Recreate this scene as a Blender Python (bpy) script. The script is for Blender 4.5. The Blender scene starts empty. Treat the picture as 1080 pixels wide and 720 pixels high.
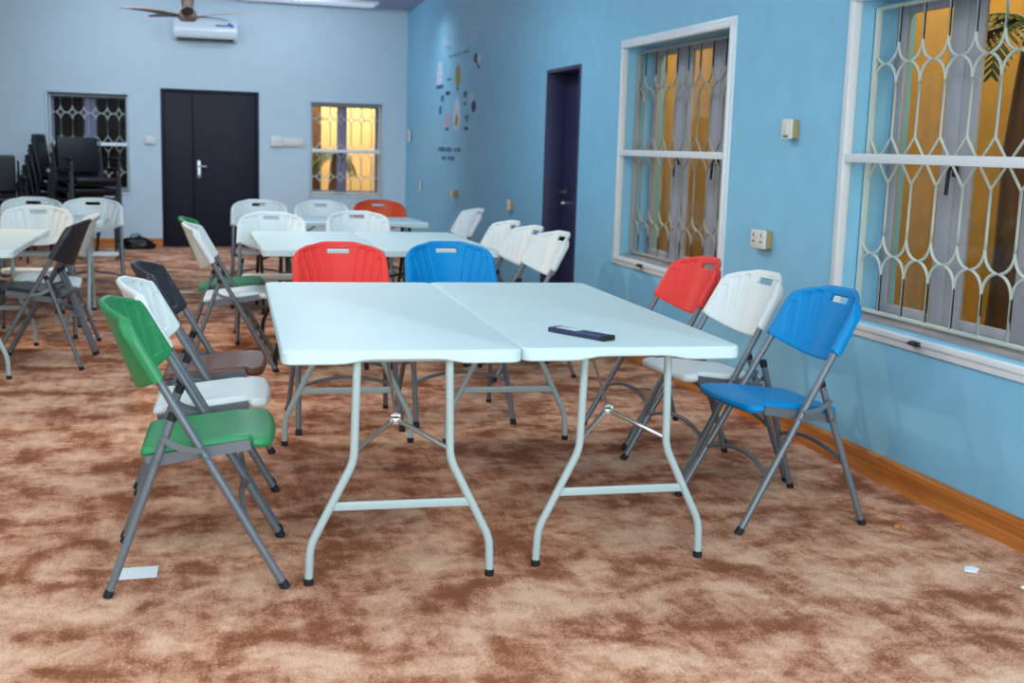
import bpy, bmesh, math, random
from mathutils import Vector, Matrix
random.seed(7)
PI = math.pi
C = bpy.context.scene.collection
XW, YB, ZC = 2.863, 15.548, 3.07      # right wall, back wall, ceiling

# ------------------------------------------------------------------ materials
def lin(c):
    return tuple(((v/255)/12.92 if v/255 <= .04045 else ((v/255+.055)/1.055)**2.4) for v in c)

def new_mat(name):
    m = bpy.data.materials.new(name); m.use_nodes = True
    nt = m.node_tree; b = nt.nodes['Principled BSDF']
    return m, nt, b

def noise_bump(nt, b, scale, strength, detail=3, dist=.002, coords='Object'):
    tc = nt.nodes.new('ShaderNodeTexCoord'); n = nt.nodes.new('ShaderNodeTexNoise')
    n.inputs['Scale'].default_value = scale; n.inputs['Detail'].default_value = detail
    nt.links.new(tc.outputs[coords], n.inputs['Vector'])
    bp = nt.nodes.new('ShaderNodeBump'); bp.inputs['Strength'].default_value = strength
    bp.inputs['Distance'].default_value = dist
    nt.links.new(n.outputs['Fac'], bp.inputs['Height']); nt.links.new(bp.outputs['Normal'], b.inputs['Normal'])
    return tc, n

def plain(name, rgb, rough=.5, metal=0, bump=(60, .15), vary=.06, spec=.5):
    """single colour with a faint mottling of tone and a fine surface grain"""
    m, nt, b = new_mat(name)
    b.inputs['Roughness'].default_value = rough; b.inputs['Metallic'].default_value = metal
    b.inputs['Specular IOR Level'].default_value = spec
    c = lin(rgb)
    tc, n = noise_bump(nt, b, bump[0], bump[1])
    n2 = nt.nodes.new('ShaderNodeTexNoise'); n2.inputs['Scale'].default_value = 6; n2.inputs['Detail'].default_value = 4
    nt.links.new(tc.outputs['Object'], n2.inputs['Vector'])
    r = nt.nodes.new('ShaderNodeValToRGB')
    r.color_ramp.elements[0].position = .3; r.color_ramp.elements[1].position = .7
    r.color_ramp.elements[0].color = (*[v*(1-vary) for v in c], 1)
    r.color_ramp.elements[1].color = (*[min(1, v*(1+vary)) for v in c], 1)
    nt.links.new(n2.outputs['Fac'], r.inputs['Fac']); nt.links.new(r.outputs['Color'], b.inputs['Base Color'])
    return m

def glass_mat(name):
    m = bpy.data.materials.new(name); m.use_nodes = True; nt = m.node_tree; nt.nodes.clear()
    o = nt.nodes.new('ShaderNodeOutputMaterial'); mx = nt.nodes.new('ShaderNodeMixShader')
    t = nt.nodes.new('ShaderNodeBsdfTransparent'); g = nt.nodes.new('ShaderNodeBsdfGlossy')
    g.inputs['Roughness'].default_value = .03; t.inputs['Color'].default_value = (.93, .95, .93, 1)
    f = nt.nodes.new('ShaderNodeLayerWeight'); f.inputs['Blend'].default_value = .5
    pw = nt.nodes.new('ShaderNodeMath'); pw.operation = 'POWER'; pw.inputs[1].default_value = 4
    ma = nt.nodes.new('ShaderNodeMath'); ma.operation = 'MULTIPLY_ADD'; ma.inputs[1].default_value = .5; ma.inputs[2].default_value = .02
    nt.links.new(f.outputs['Facing'], pw.inputs[0]); nt.links.new(pw.outputs[0], ma.inputs[0]); nt.links.new(ma.outputs[0], mx.inputs[0]); nt.links.new(t.outputs[0], mx.inputs[1]); nt.links.new(g.outputs[0], mx.inputs[2])
    nt.links.new(mx.outputs[0], o.inputs['Surface'])
    return m

def emit_mat(name, rgb, s):
    m, nt, b = new_mat(name)
    b.inputs['Base Color'].default_value = (*lin(rgb), 1)
    b.inputs['Emission Color'].default_value = (*lin(rgb), 1); b.inputs['Emission Strength'].default_value = s
    return m

def carpet_mat():
    m, nt, b = new_mat('brown cut-pile carpet')
    b.inputs['Roughness'].default_value = .95; b.inputs['Specular IOR Level'].default_value = .1
    b.inputs['Sheen Weight'].default_value = .08; b.inputs['Sheen Roughness'].default_value = .5
    b.inputs['Sheen Tint'].default_value = (*lin((255, 225, 200)), 1)
    L = nt.links.new
    tc = nt.nodes.new('ShaderNodeTexCoord')
    def noise(scale, detail, rough=.55, dist=0, mapscale=(1, 1, 1), rot=0):
        mp = nt.nodes.new('ShaderNodeMapping'); mp.inputs['Scale'].default_value = mapscale
        mp.inputs['Rotation'].default_value = (0, 0, rot)
        n = nt.nodes.new('ShaderNodeTexNoise'); n.inputs['Scale'].default_value = scale
        n.inputs['Detail'].default_value = detail; n.inputs['Roughness'].default_value = rough
        n.inputs['Distortion'].default_value = dist
        L(tc.outputs['Object'], mp.inputs['Vector']); L(mp.outputs[0], n.inputs['Vector']); return n
    patch = noise(3.1, 5, .6, .35, (1, 1.25, 1))         # scuffed nap
    small = noise(11, 4, .6, .6)
    streak = noise(6, 3, .6, .7, (3.0, .7, 1), .9)       # sweeping marks
    def mixf(f, a, b_):
        m_ = nt.nodes.new('ShaderNodeMix'); m_.data_type = 'FLOAT'; m_.inputs[0].default_value = f
        L(a, m_.inputs[2]); L(b_, m_.inputs[3]); return m_.outputs[0]
    val = mixf(.16, mixf(.30, patch.outputs['Fac'], small.outputs['Fac']), streak.outputs['Fac'])
    speck = noise(115, 2, .65)
    val2 = mixf(.20, val, speck.outputs['Fac'])
    r = nt.nodes.new('ShaderNodeValToRGB'); e = r.color_ramp.elements
    e[0].position = .415; e[0].color = (*lin((140, 80, 50)), 1)
    e[1].position = .585; e[1].color = (*lin((242, 194, 162)), 1)
    k = e.new(.458); k.color = (*lin((162, 99, 70)), 1)
    k = e.new(.495); k.color = (*lin((203, 142, 111)), 1)
    L(val2, r.inputs['Fac'])
    fine = noise(240, 2, .7)
    fr = nt.nodes.new('ShaderNodeMapRange'); fr.inputs[1].default_value = .3; fr.inputs[2].default_value = .7
    fr.inputs[3].default_value = .58; fr.inputs[4].default_value = 1.32
    L(fine.outputs['Fac'], fr.inputs[0])
    mul = nt.nodes.new('ShaderNodeVectorMath'); mul.operation = 'SCALE'
    L(r.outputs['Color'], mul.inputs[0]); L(fr.outputs[0], mul.inputs['Scale'])
    L(mul.outputs[0], b.inputs['Base Color'])
    bp = nt.nodes.new('ShaderNodeBump'); bp.inputs['Strength'].default_value = .5; bp.inputs['Distance'].default_value = .006
    add = nt.nodes.new('ShaderNodeMath'); add.operation = 'ADD'
    L(fine.outputs['Fac'], add.inputs[0]); L(val, add.inputs[1])
    L(add.outputs[0], bp.inputs['Height']); L(bp.outputs[0], b.inputs['Normal'])
    return m

def wood_mat(name, c1, c2, axis_scale, rough=.45):
    m, nt, b = new_mat(name); b.inputs['Roughness'].default_value = rough
    tc = nt.nodes.new('ShaderNodeTexCoord'); mp = nt.nodes.new('ShaderNodeMapping'); mp.inputs['Scale'].default_value = axis_scale
    n = nt.nodes.new('ShaderNodeTexNoise'); n.inputs['Scale'].default_value = 4; n.inputs['Detail'].default_value = 6; n.inputs['Distortion'].default_value = 1.2
    r = nt.nodes.new('ShaderNodeValToRGB'); r.color_ramp.elements[0].position = .35; r.color_ramp.elements[1].position = .65
    r.color_ramp.elements[0].color = (*lin(c1), 1); r.color_ramp.elements[1].color = (*lin(c2), 1)
    nt.links.new(tc.outputs['Object'], mp.inputs[0]); nt.links.new(mp.outputs[0], n.inputs['Vector'])
    nt.links.new(n.outputs['Fac'], r.inputs[0]); nt.links.new(r.outputs[0], b.inputs['Base Color'])
    return m

M = {}
M['carpet'] = carpet_mat()
M['blue_wall'] = plain('sky blue wall paint', (140, 204, 234), .55, bump=(45, .12), vary=.035)
M['back_wall'] = plain('pale grey-blue wall paint', (197, 216, 226), .6, bump=(45, .1), vary=.02)
M['ceiling'] = plain('lavender grey ceiling paint', (176, 178, 206), .8, bump=(50, .08), vary=.02)
M['white_frame'] = plain('white powder-coated aluminium', (232, 238, 240), .35, bump=(90, .03), vary=.01)
M['grille'] = plain('grey-green painted grille rod', (196, 208, 200), .45, bump=(120, .1), vary=.05)
M['grille_taupe'] = plain('taupe painted grille rod', (168, 163, 154), .5, bump=(120, .1), vary=.05)
M['frame_back'] = plain('pale blue painted window trim', (192, 210, 226), .5, vary=.02)
M['casement'] = plain('weathered grey window timber', (172, 174, 182), .55, bump=(40, .2), vary=.07)
M['casement_dark'] = plain('purple-grey window timber', (128, 126, 160), .55, bump=(40, .2), vary=.06)
M['sill'] = plain('grey stone sill', (150, 150, 156), .6, bump=(70, .2), vary=.05)
M['glass'] = glass_mat('window glass')
M['door_back'] = plain('near-black steel door paint', (25, 26, 42), .5, bump=(30, .2), vary=.12, spec=.25)
M['door_right'] = plain('dark navy steel door paint', (48, 48, 84), .45, bump=(30, .2), vary=.08)
M['baseboard'] = wood_mat('varnished orange-brown skirting wood', (178, 100, 38), (222, 140, 66), (3, .25, 8))
M['baseboard_x'] = wood_mat('varnished orange skirting wood', (178, 100, 38), (222, 140, 66), (.25, 3, 8))
M['steel'] = plain('brushed steel', (190, 190, 195), .3, 1, bump=(120, .05))
M['brass_latch'] = plain('dark bronze latch', (62, 60, 58), .4, .6)
M['table_top'] = plain('white blow-moulded plastic', (210, 230, 231), .42, bump=(260, .08), vary=.012)
M['table_leg'] = plain('pale grey-green powder-coated tube', (176, 192, 190), .4, bump=(140, .06), vary=.03)
M['rubber'] = plain('black rubber', (22, 24, 26), .7)
M['galv'] = plain('zinc-plated wire', (205, 205, 200), .28, .9)
M['chair_tube'] = plain('grey hammertone steel tube', (112, 118, 124), .36, .25, bump=(240, .2), vary=.07)
M['p_red'] = plain('red plastic', (238, 66, 60), .45, bump=(240, .08), vary=.02, spec=.3)
M['p_orange'] = plain('red-orange plastic', (230, 84, 42), .45, bump=(240, .08), vary=.02, spec=.3)
M['p_blue'] = plain('bright blue plastic', (0, 138, 204), .45, bump=(240, .08), vary=.02, spec=.25)
M['p_white'] = plain('white plastic', (226, 233, 232), .42, bump=(240, .08), vary=.012)
M['p_green'] = plain('green plastic', (48, 140, 86), .42, bump=(240, .08), vary=.03, spec=.4)
M['p_black'] = plain('charcoal plastic', (44, 45, 54), .42, bump=(240, .1), vary=.05)
M['p_warm_sheen'] = plain('charcoal plastic with painted warm sheen', (112, 70, 56), .4, bump=(240, .1), vary=.05)  # warm reflection on dark plastic, painted as an even brown
M['vinyl'] = plain('black vinyl upholstery', (11, 11, 18), .42, bump=(35, .5), vary=.2, spec=.35)
M['black_steel'] = plain('black steel tube', (20, 21, 25), .35)
M['ac_white'] = plain('glossy white air-conditioner plastic', (226, 234, 242), .18, bump=(80, .01), vary=.01)
M['dark_slot'] = plain('black plastic vent', (16, 20, 22), .5)
M['ac_blue'] = plain('blue sticker print', (20, 90, 160), .35)
M['fan_wood'] = wood_mat('brown fan timber', (92, 74, 68), (124, 102, 92), (4, 4, 1))
M['socket'] = plain('ivory switch plastic', (228, 226, 218), .35, vary=.01)
M['socket_back'] = plain('beige mounting box', (176, 148, 96), .5)
M['dark'] = plain('dark print', (40, 52, 84), .5)
M['navy'] = plain('navy hard case', (44, 48, 86), .3)
M['paper'] = plain('white paper', (236, 242, 242), .8, vary=.01)
M['cream'] = plain('cream outside wall render', (238, 206, 148), .85, bump=(30, .3), vary=.05)
M['wall_shade'] = plain('outside wall with painted shade', (84, 60, 38), .85, bump=(30, .3), vary=.2)  # dim light on the wall put into its colour
M['ochre'] = plain('ochre outside wall render', (214, 150, 62), .85, bump=(30, .3), vary=.08)
M['paving'] = plain('outside paving', (120, 104, 84), .9)
M['leaf'] = plain('dark palm leaf', (52, 74, 30), .55, vary=.25)
M['bark'] = plain('brown bark', (112, 74, 44), .85, bump=(30, .6), vary=.2)
M['panel'] = emit_mat('ceiling light diffuser', (225, 235, 255), .35)
for k, c in dict(d_white=(222, 226, 244), d_pale=(186, 214, 242), d_navy=(34, 50, 96), d_yellow=(176, 140, 30), d_pink=(208, 170, 190), d_green=(50, 122, 120),
                 d_grey=(112, 140, 176), d_teal=(46, 92, 120), d_text=(58, 96, 150)).items():
    M[k] = plain('wall decal ' + k[2:], c, .6, bump=(60, .02), vary=.02)

# ------------------------------------------------------------------ mesh helpers
class MB:
    def __init__(s): s.v = []; s.f = []
    def add(s, vs, fs):
        o = len(s.v); s.v += [tuple(v) for v in vs]; s.f += [tuple(i+o for i in f) for f in fs]; return s
    def box(s, a, b):
        (x0, y0, z0), (x1, y1, z1) = a, b
        return s.add([(x0,y0,z0),(x1,y0,z0),(x1,y1,z0),(x0,y1,z0),(x0,y0,z1),(x1,y0,z1),(x1,y1,z1),(x0,y1,z1)],
                     [(3,2,1,0),(4,5,6,7),(0,1,5,4),(1,2,6,5),(2,3,7,6),(3,0,4,7)])
    def rbox(s, a, b, r=.004, seg=3):
        """box with rounded edges"""
        bm = bmesh.new(); bmesh.ops.create_cube(bm, size=1)
        for v in bm.verts:
            v.co = Vector([(a[i]+b[i])/2 + v.co[i]*abs(b[i]-a[i]) for i in range(3)])
        bmesh.ops.bevel(bm, geom=bm.edges[:], offset=r, segments=seg, profile=.5, affect='EDGES')
        s.bm(bm); return s
    def bm(s, bm, mat=None):
        bm.verts.index_update()
        s.add([(mat @ v.co if mat else v.co) for v in bm.verts], [[v.index for v in f.verts] for f in bm.faces]); bm.free()
    def tube(s, pts, r, seg=12, cap=True, closed=False):
        pts = [Vector(p) for p in pts]; n = len(pts); rs = r if isinstance(r, (list, tuple)) else [r]*n
        t = []
        for i in range(n):
            a = pts[(i-1) % n] if (closed or i > 0) else pts[i]; b = pts[(i+1) % n] if (closed or i < n-1) else pts[i]
            t.append((b-a).normalized())
        up = Vector((0, 0, 1)) if abs(t[0].z) < .9 else Vector((1, 0, 0))
        nrm = (up - t[0]*up.dot(t[0])).normalized(); vs = []; fs = []
        for i in range(n):
            nrm = (nrm - t[i]*nrm.dot(t[i])).normalized(); bi = t[i].cross(nrm)
            for k in range(seg):
                a = 2*PI*k/seg; vs.append(pts[i] + (nrm*math.cos(a) + bi*math.sin(a))*rs[i])
        m = n if closed else n-1
        for i in range(m):
            for k in range(seg):
                j = (i+1) % n
                fs.append((i*seg+k, i*seg+(k+1) % seg, j*seg+(k+1) % seg, j*seg+k))
        if cap and not closed:
            fs.append(tuple(range(seg))[::-1]); fs.append(tuple((n-1)*seg+k for k in range(seg)))
        return s.add(vs, fs)
    def prism(s, poly, h0, h1, axis=2, bevel=0):
        """polygon (2D) extruded along axis"""
        def P(p, h):
            return (p[0], p[1], h) if axis == 2 else ((p[0], h, p[1]) if axis == 1 else (h, p[0], p[1]))
        n = len(poly)
        return s.add([P(p, h0) for p in poly] + [P(p, h1) for p in poly],
                     [tuple(range(n))[::-1], tuple(range(n, 2*n))] + [(i, (i+1) % n, n+(i+1) % n, n+i) for i in range(n)])
    def lathe(s, prof, seg=24, c=(0, 0, 0)):
        vs = []; fs = []; n = len(prof)
        for r, z in prof:
            for k in range(seg):
                a = 2*PI*k/seg; vs.append((c[0]+r*math.cos(a), c[1]+r*math.sin(a), c[2]+z))
        for i in range(n-1):
            for k in range(seg):
                fs.append((i*seg+k, i*seg+(k+1) % seg, (i+1)*seg+(k+1) % seg, (i+1)*seg+k))
        fs.append(tuple(range(seg))[::-1]); fs.append(tuple((n-1)*seg+k for k in range(seg)))
        return s.add(vs, fs)
    def mesh(s, name, mat=None, smooth=True, angle=40):
        me = bpy.data.meshes.new(name); me.from_pydata(s.v, [], s.f); me.update()
        bm = bmesh.new(); bm.from_mesh(me); bmesh.ops.recalc_face_normals(bm, faces=bm.faces[:])
        if smooth:
            lim = math.radians(angle)
            for f in bm.faces: f.smooth = True
            for e in bm.edges:
                if len(e.link_faces) == 2 and e.calc_face_angle(0) > lim: e.smooth = False
        bm.to_mesh(me); bm.free()
        if mat: me.materials.append(M[mat] if isinstance(mat, str) else mat)
        return me
    def build(s, name, mat, parent=None, loc=(0, 0, 0), smooth=True, angle=40):
        return link(name, s.mesh(name, mat, smooth, angle), parent, loc)

def link(name, me, parent=None, loc=(0, 0, 0)):
    o = bpy.data.objects.new(name, me); C.objects.link(o)
    if parent: o.parent = parent
    o.location = loc
    return o

def tag(o, label=None, cat=None, group=None, kind=None):
    if label: o['label'] = label
    if cat: o['category'] = cat
    if group: o['group'] = group
    if kind: o['kind'] = kind
    return o

def thing(name, label=None, cat=None, loc=(0, 0, 0), rz=0, group=None, kind=None):
    o = bpy.data.objects.new(name, None); C.objects.link(o); o.empty_display_size = .1
    o.location = loc; o.rotation_euler = (0, 0, rz)
    return tag(o, label, cat, group, kind)

KIDS = {}
def kids(o):
    return [c for c in bpy.data.objects if c.parent == o]

def dup(root, loc, rz, label, group=None):
    """a copy of a thing with copies of its parts and their sub-parts"""
    r = root.copy(); C.objects.link(r); r.location = loc; r.rotation_euler = (0, 0, rz); r['label'] = label
    if group: r['group'] = group
    for ch in kids(root):
        c = ch.copy(); C.objects.link(c); c.parent = r
        for g in kids(ch):
            d = g.copy(); C.objects.link(d); d.parent = c
    return r

def fillet(pts, r, n=6):
    pts = [Vector(p) for p in pts]; out = [pts[0]]
    for i in range(1, len(pts)-1):
        a, b, c = pts[i-1], pts[i], pts[i+1]
        rr = min(r, (a-b).length*.49, (c-b).length*.49)
        p, q = b+(a-b).normalized()*rr, b+(c-b).normalized()*rr
        for k in range(n+1):
            t = k/n; out.append(p*(1-t)**2 + b*2*t*(1-t) + q*t*t)
    out.append(pts[-1]); return out

def sstep(a, b, x):
    t = max(0, min(1, (x-a)/(b-a))); return t*t*(3-2*t)

def double_surface(nu, nv, front, back, hole=lambda i, j: False):
    """closed shell between two grids of points, with optional holes"""
    mb = MB(); vs = [front(i, j) for j in range(nv) for i in range(nu)] + [back(i, j) for j in range(nv) for i in range(nu)]
    N = nu*nv; fs = []; cnt = {}
    for j in range(nv-1):
        for i in range(nu-1):
            if hole(i, j): continue
            q = (j*nu+i, j*nu+i+1, (j+1)*nu+i+1, (j+1)*nu+i)
            fs.append(q); fs.append(tuple(N+k for k in q[::-1]))
            for a, b in zip(q, q[1:]+q[:1]):
                cnt[(a, b)] = 1
    for (a, b) in list(cnt):
        if (b, a) not in cnt: fs.append((b, a, N+a, N+b))
    mb.add(vs, fs); return mb

# ------------------------------------------------------------------ room shell
def struct(name, mb, mat, parent=None, smooth=False, kind='structure'):
    o = mb.build(name, mat, parent, smooth=smooth)
    if not parent: o['kind'] = kind
    return o

def spans(lo, hi, cuts):
    v = sorted(set([lo, hi] + [c for c in cuts if lo < c < hi])); return list(zip(v, v[1:]))

def wall_boxes(u0, u1, z0, z1, openings):
    """rectangles that tile a wall around its openings (ua, ub, za, zb)"""
    out = []
    for a, b in spans(u0, u1, [o[0] for o in openings] + [o[1] for o in openings]):
        hs = [o for o in openings if o[0] <= a and o[1] >= b]
        z = z0
        for o in sorted(hs, key=lambda o: o[2]):
            if o[2] > z: out.append((a, b, z, o[2]))
            z = o[3]
        if z < z1: out.append((a, b, z, z1))
    return out

X0, Y0 = -5.2, -3.6
W1 = (3.15, 4.755, .655, 2.035); W2 = (5.98, 7.595, .655, 2.035); DR = (8.48, 9.34, 0, 1.985)
BL = (-1.525, -.60, .675, 1.865); BR = (1.625, 2.545, .685, 1.865); DB = (-.214, .977, 0, 1.96)
TH = .3
struct('floor', MB().box((X0, Y0, -.1), (XW+TH, YB+TH, 0)), 'carpet')
ceil = MB().box((X0, Y0, ZC), (XW+TH, YB+TH, ZC+.1))
struct('ceiling', ceil, 'ceiling')
mb = MB()
for a, b, z, h in wall_boxes(Y0, YB, 0, ZC, [W1, W2, DR]): mb.box((XW, a, z), (XW+TH, b, h))
struct('wall_right', mb, 'blue_wall')
mb = MB()
for a, b, z, h in wall_boxes(X0, XW+TH, 0, ZC, [BL, BR, DB]): mb.box((a, YB, z), (b, YB+TH, h))
struct('wall_back', mb, 'back_wall')
struct('wall_left', MB().box((X0-.2, Y0, 0), (X0, YB+TH, ZC)), 'back_wall')
struct('wall_front', MB().box((X0, Y0-.2, 0), (XW+TH, Y0, ZC)), 'back_wall')

def skirting(name, segs, along):
    mb = MB()
    for a, b in segs:
        prof = [(0, 0), (.022, 0), (.022, .1), (.016, .112), (0, .112)]
        if along == 'y': mb.prism([(XW-p, q) for p, q in prof], a, b, axis=1)
        else: mb.prism([(YB-p, q) for p, q in prof], a, b, axis=0)
    return struct(name, mb, 'baseboard' if along == 'y' else 'baseboard_x')
skirting('baseboard_right', [(Y0, DR[0]), (DR[1], YB)], 'y')
skirting('baseboard_back', [(X0, DB[0]), (DB[1], XW-.022)], 'x')
struct('baseboard_left', MB().box((X0, Y0, 0), (X0+.022, YB-.03, .112)), 'baseboard')

# ------------------------------------------------------------------ windows
def ring(mb, plane, d0, d1, u0, u1, z0, z1, wd, wz=None):
    """rectangular frame in the plane: plane 'x' spans (y,z) at depth x, plane 'y' spans (x,z) at depth y"""
    wz = wz or wd
    def bx(a0, a1, c0, c1):
        if plane == 'x': mb.rbox((d0, a0, c0), (d1, a1, c1), min(.003, abs(d1-d0)*.2), 2)
        else: mb.rbox((a0, d0, c0), (a1, d1, c1), min(.003, abs(d1-d0)*.2), 2)
    bx(u0, u1, z0, z0+wz); bx(u0, u1, z1-wz, z1)
    bx(u0, u0+wd, z0+wz, z1-wz); bx(u1-wd, u1, z0+wz, z1-wz)

def grille(plane, d, u0, u1, z0, z1, start, pitch, rounds, point, r=.0075):
    """burglar bars: straight rods that split and meet their neighbours at the node heights"""
    mb = MB()
    P = (lambda u, z: (d, u, z)) if plane == 'x' else (lambda u, z: (u, d, z))
    us = []; u = start
    while (u > u0+.02 if pitch < 0 else u < u1-.02): us.append(u); u += pitch
    us = [start-pitch] + us + [us[-1]+pitch]
    h = abs(pitch)/2; ht = .085
    for u in us:
        for s in (-1, 1):
            pts = [(u, z1)]
            for z, kind in sorted([(z, 'r') for z in rounds] + [(z, 'p') for z in point], reverse=True):
                if kind == 'r':
                    for k in range(9):
                        a = PI/2*k/8; pts.append((u+s*h*(1-math.cos(a)), z+ht-ht*math.sin(a)))
                    for k in range(1, 9):
                        a = PI/2*(1-k/8); pts.append((u+s*h*(1-math.cos(a)), z-ht+ht*math.sin(a)))
                else:
                    pts += [(u, z+ht*1.15), (u+s*h, z), (u, z-ht*1.15)]
            pts.append((u, z0))
            pts = [(min(max(a, u0+.012), u1-.012), b) for a, b in pts]
            mb.tube([P(a, b) for a, b in pts], r*.85, 6)
    for z in (z0, z1): mb.tube([P(u0, z), P(u1, z)], r*1.3, 6)
    for u in (u0+.012, u1-.012): mb.tube([P(u, z0), P(u, z1)], r*2.0, 6)
    return mb

def window(name, plane, wall, op, outer, panes, gstart, gpitch, rounds, point, rail, casement, label_latch=None, rod='grille', handle_at=()):
    u0, u1, z0, z1 = op; ou0, ou1, oz0, oz1 = outer
    root = thing(name, kind='structure')
    D = lambda a: wall+a
    fr = MB(); ring(fr, plane, D(-.010), D(.004), ou0, ou1, oz0, oz1, .045 if plane == 'x' else .03)
    if plane == 'x': ring(fr, plane, D(-.018), D(.022), ou0+.03, ou1-.03, oz0+.03, oz1-.03, .026)
    fr.build('window_frame', 'white_frame' if plane == 'x' else 'frame_back', root)
    rl = MB()
    a, b = (D(-.016), ou0+.04, rail-.02), (D(.02), ou1-.04, rail+.02)
    if plane == 'y': a, b = (a[1], a[0], a[2]), (b[1], b[0], b[2])
    rl.rbox(a, b, .004); rl.build('middle_rail', 'white_frame', root)
    grille(plane, D(.1), u0+.005, u1-.005, z0+.03, z1-.03, gstart, gpitch, rounds, point).build('burglar_grille', rod, root)
    sl = MB(); a, b = (D(.03), u0, z0-.012), (D(.29), u1, z0+.012)
    if plane == 'y': a, b = (a[1], a[0], a[2]), (b[1], b[0], b[2])
    sl.rbox(a, b, .004); sl.build('window_sill', 'sill', root)
    edges = [u0] + [(panes[i][1]+panes[i+1][0])/2 for i in range(len(panes)-1)] + [u1]
    for i, (p0, p1) in enumerate(panes):
        cf = MB(); e0, e1 = edges[i]+.001, edges[i+1]-.001; d0, d1 = D(.205), D(.224)
        zz0, zz1 = z0+.014, z1-.002
        def bx(q0, q1, c0, c1):
            if plane == 'x': cf.rbox((d0, q0, c0), (d1, q1, c1), .004, 2)
            else: cf.rbox((q0, d0, c0), (q1, d1, c1), .004, 2)
        bx(e0, p0, zz0, zz1); bx(p1, e1, zz0, zz1); bx(p0, p1, zz0, zz0+.045); bx(p0, p1, zz1-.05, zz1)
        c = cf.build('casement_frame', casement, root)
        g = MB(); a, b = (D(.212), p0-.004, zz0+.04), (D(.217), p1+.004, zz1-.045)
        if plane == 'y': a, b = (a[1], a[0], a[2]), (b[1], b[0], b[2])
        g.box(a, b); g.build('glass_pane', 'glass', c, smooth=False)
    for u in handle_at:
        hb = MB(); zc = rail-.03
        if plane == 'x':
            hb.rbox((D(.188), u-.014, zc-.035), (D(.2), u+.014, zc+.035), .003); hb.tube(fillet([(D(.19), u, zc), (D(.165), u, zc), (D(.16), u, zc-.11)], .015), .008, 8)
        else:
            hb.rbox((u-.014, D(.185), zc-.035), (u+.014, D(.2), zc+.035), .003); hb.tube(fillet([(u, D(.19), zc), (u, D(.165), zc), (u, D(.16), zc-.11)], .015), .008, 8)
        hb.build('window_handle', 'dark_slot', root)
    if label_latch:
        lb = MB(); u = label_latch
        lb.rbox((D(-.03), u-.03, oz0+.026), (D(-.014), u+.03, oz0+.046), .004); lb.rbox((D(-.042), u-.012, oz0+.03), (D(-.026), u+.028, oz0+.042), .004)
        lb.build('window_latch', 'brass_latch', root)
    return root

window('window_1', 'x', XW, W1, (3.10, 4.805, .59, 2.085), [(3.28, 3.62), (3.83, 4.15), (4.36, 4.68)], 4.57, -.172, [1.765, .94], [1.352], 1.357, 'casement', 4.10, handle_at=(4.24,))
window('window_2', 'x', XW, W2, (5.93, 7.645, .60, 2.085), [(6.10, 6.42), (6.65, 6.95), (7.18, 7.50)], 7.46, -.172, [1.765, .90], [1.348], 1.348, 'casement', 7.1, handle_at=(7.06, 6.5), rod='grille_taupe')
window('window_3', 'y', YB, BR, (1.598, 2.572, .658, 1.892), [(1.66, 1.985), (2.115, 2.485)], 1.75, .135, [1.66, .92], [1.255], 1.255, 'casement_dark', None, handle_at=(2.05,))
window('window_4', 'y', YB, BL, (-1.552, -.573, .648, 1.892), [(-1.47, -1.125), (-.975, -.63)], -1.385, .135, [1.63, .92], [1.26], 1.26, 'casement_dark', None, handle_at=(-1.05,))

# ------------------------------------------------------------------ doors
d = thing('door_1', kind='structure')                       # double steel door in the back wall
fr = MB(); fy0, fy1 = YB-.012, YB+.12
for a, b in (((DB[0], fy0, 0), (DB[0]+.035, fy1, DB[3])), ((DB[1]-.035, fy0, 0), (DB[1], fy1, DB[3])), ((DB[0]+.035, fy0, DB[3]-.035), (DB[1]-.035, fy1, DB[3]))): fr.rbox(a, b, .004)
fr.build('door_frame', 'door_back', d)
def pressed_leaf(x0, x1, z0, z1, y):
    mb = MB(); mb.rbox((x0, y, z0), (x1, y+.045, z1), .005)
    return mb
pressed_leaf(DB[0]+.037, .166, .006, DB[3]-.038, YB+.015).build('door_leaf', 'door_back', d)
lf = pressed_leaf(.170, DB[1]-.037, .006, DB[3]-.038, YB+.015).build('door_leaf', 'door_back', d)
h = MB(); h.rbox((.212, YB-.004, .87), (.262, YB+.016, 1.09), .006); h.tube(fillet([(.237, YB, 1.02), (.237, YB-.045, 1.02), (.33, YB-.05, 1.02)], .02), .011, 10)
h.tube([(.237, YB, .93), (.237, YB-.02, .93)], .014, 12); h.build('door_handle', 'steel', lf)

d = thing('door_2', kind='structure')                       # single navy door in the blue wall
fr = MB(); fx0, fx1 = XW-.006, XW+.2
for a, b in (((fx0, DR[0], 0), (fx1, DR[0]+.03, DR[3])), ((fx0, DR[1]-.03, 0), (fx1, DR[1], DR[3])), ((fx0, DR[0]+.03, DR[3]-.03), (fx1, DR[1]-.03, DR[3]))): fr.rbox(a, b, .004)
fr.build('door_frame', 'door_right', d)
mb = MB(); x = XW+.15; mb.rbox((x, DR[0]+.032, .006), (x+.045, DR[1]-.032, DR[3]-.033), .005)
for za, zb in ((.1, .5), (.56, .96), (1.02, 1.42), (1.48, 1.9)): mb.rbox((x-.006, DR[0]+.1, za), (x+.01, DR[1]-.1, zb), .005)
lf = mb.build('door_leaf', 'door_right', d)
h = MB(); yh = DR[1]-.13; h.tube([(x, yh, 1.02), (x-.012, yh, 1.02)], .028, 16); h.tube(fillet([(x-.005, yh, 1.02), (x-.05, yh, 1.02), (x-.055, yh-.13, 1.02)], .02), .012, 10)
h.build('door_handle', 'steel', lf)
h = MB(); h.tube([(x, yh, .93), (x-.015, yh, .93), (x-.04, yh, .93)], [.028, .028, .018], 16); h.build('door_lock', 'steel', lf)

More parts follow.
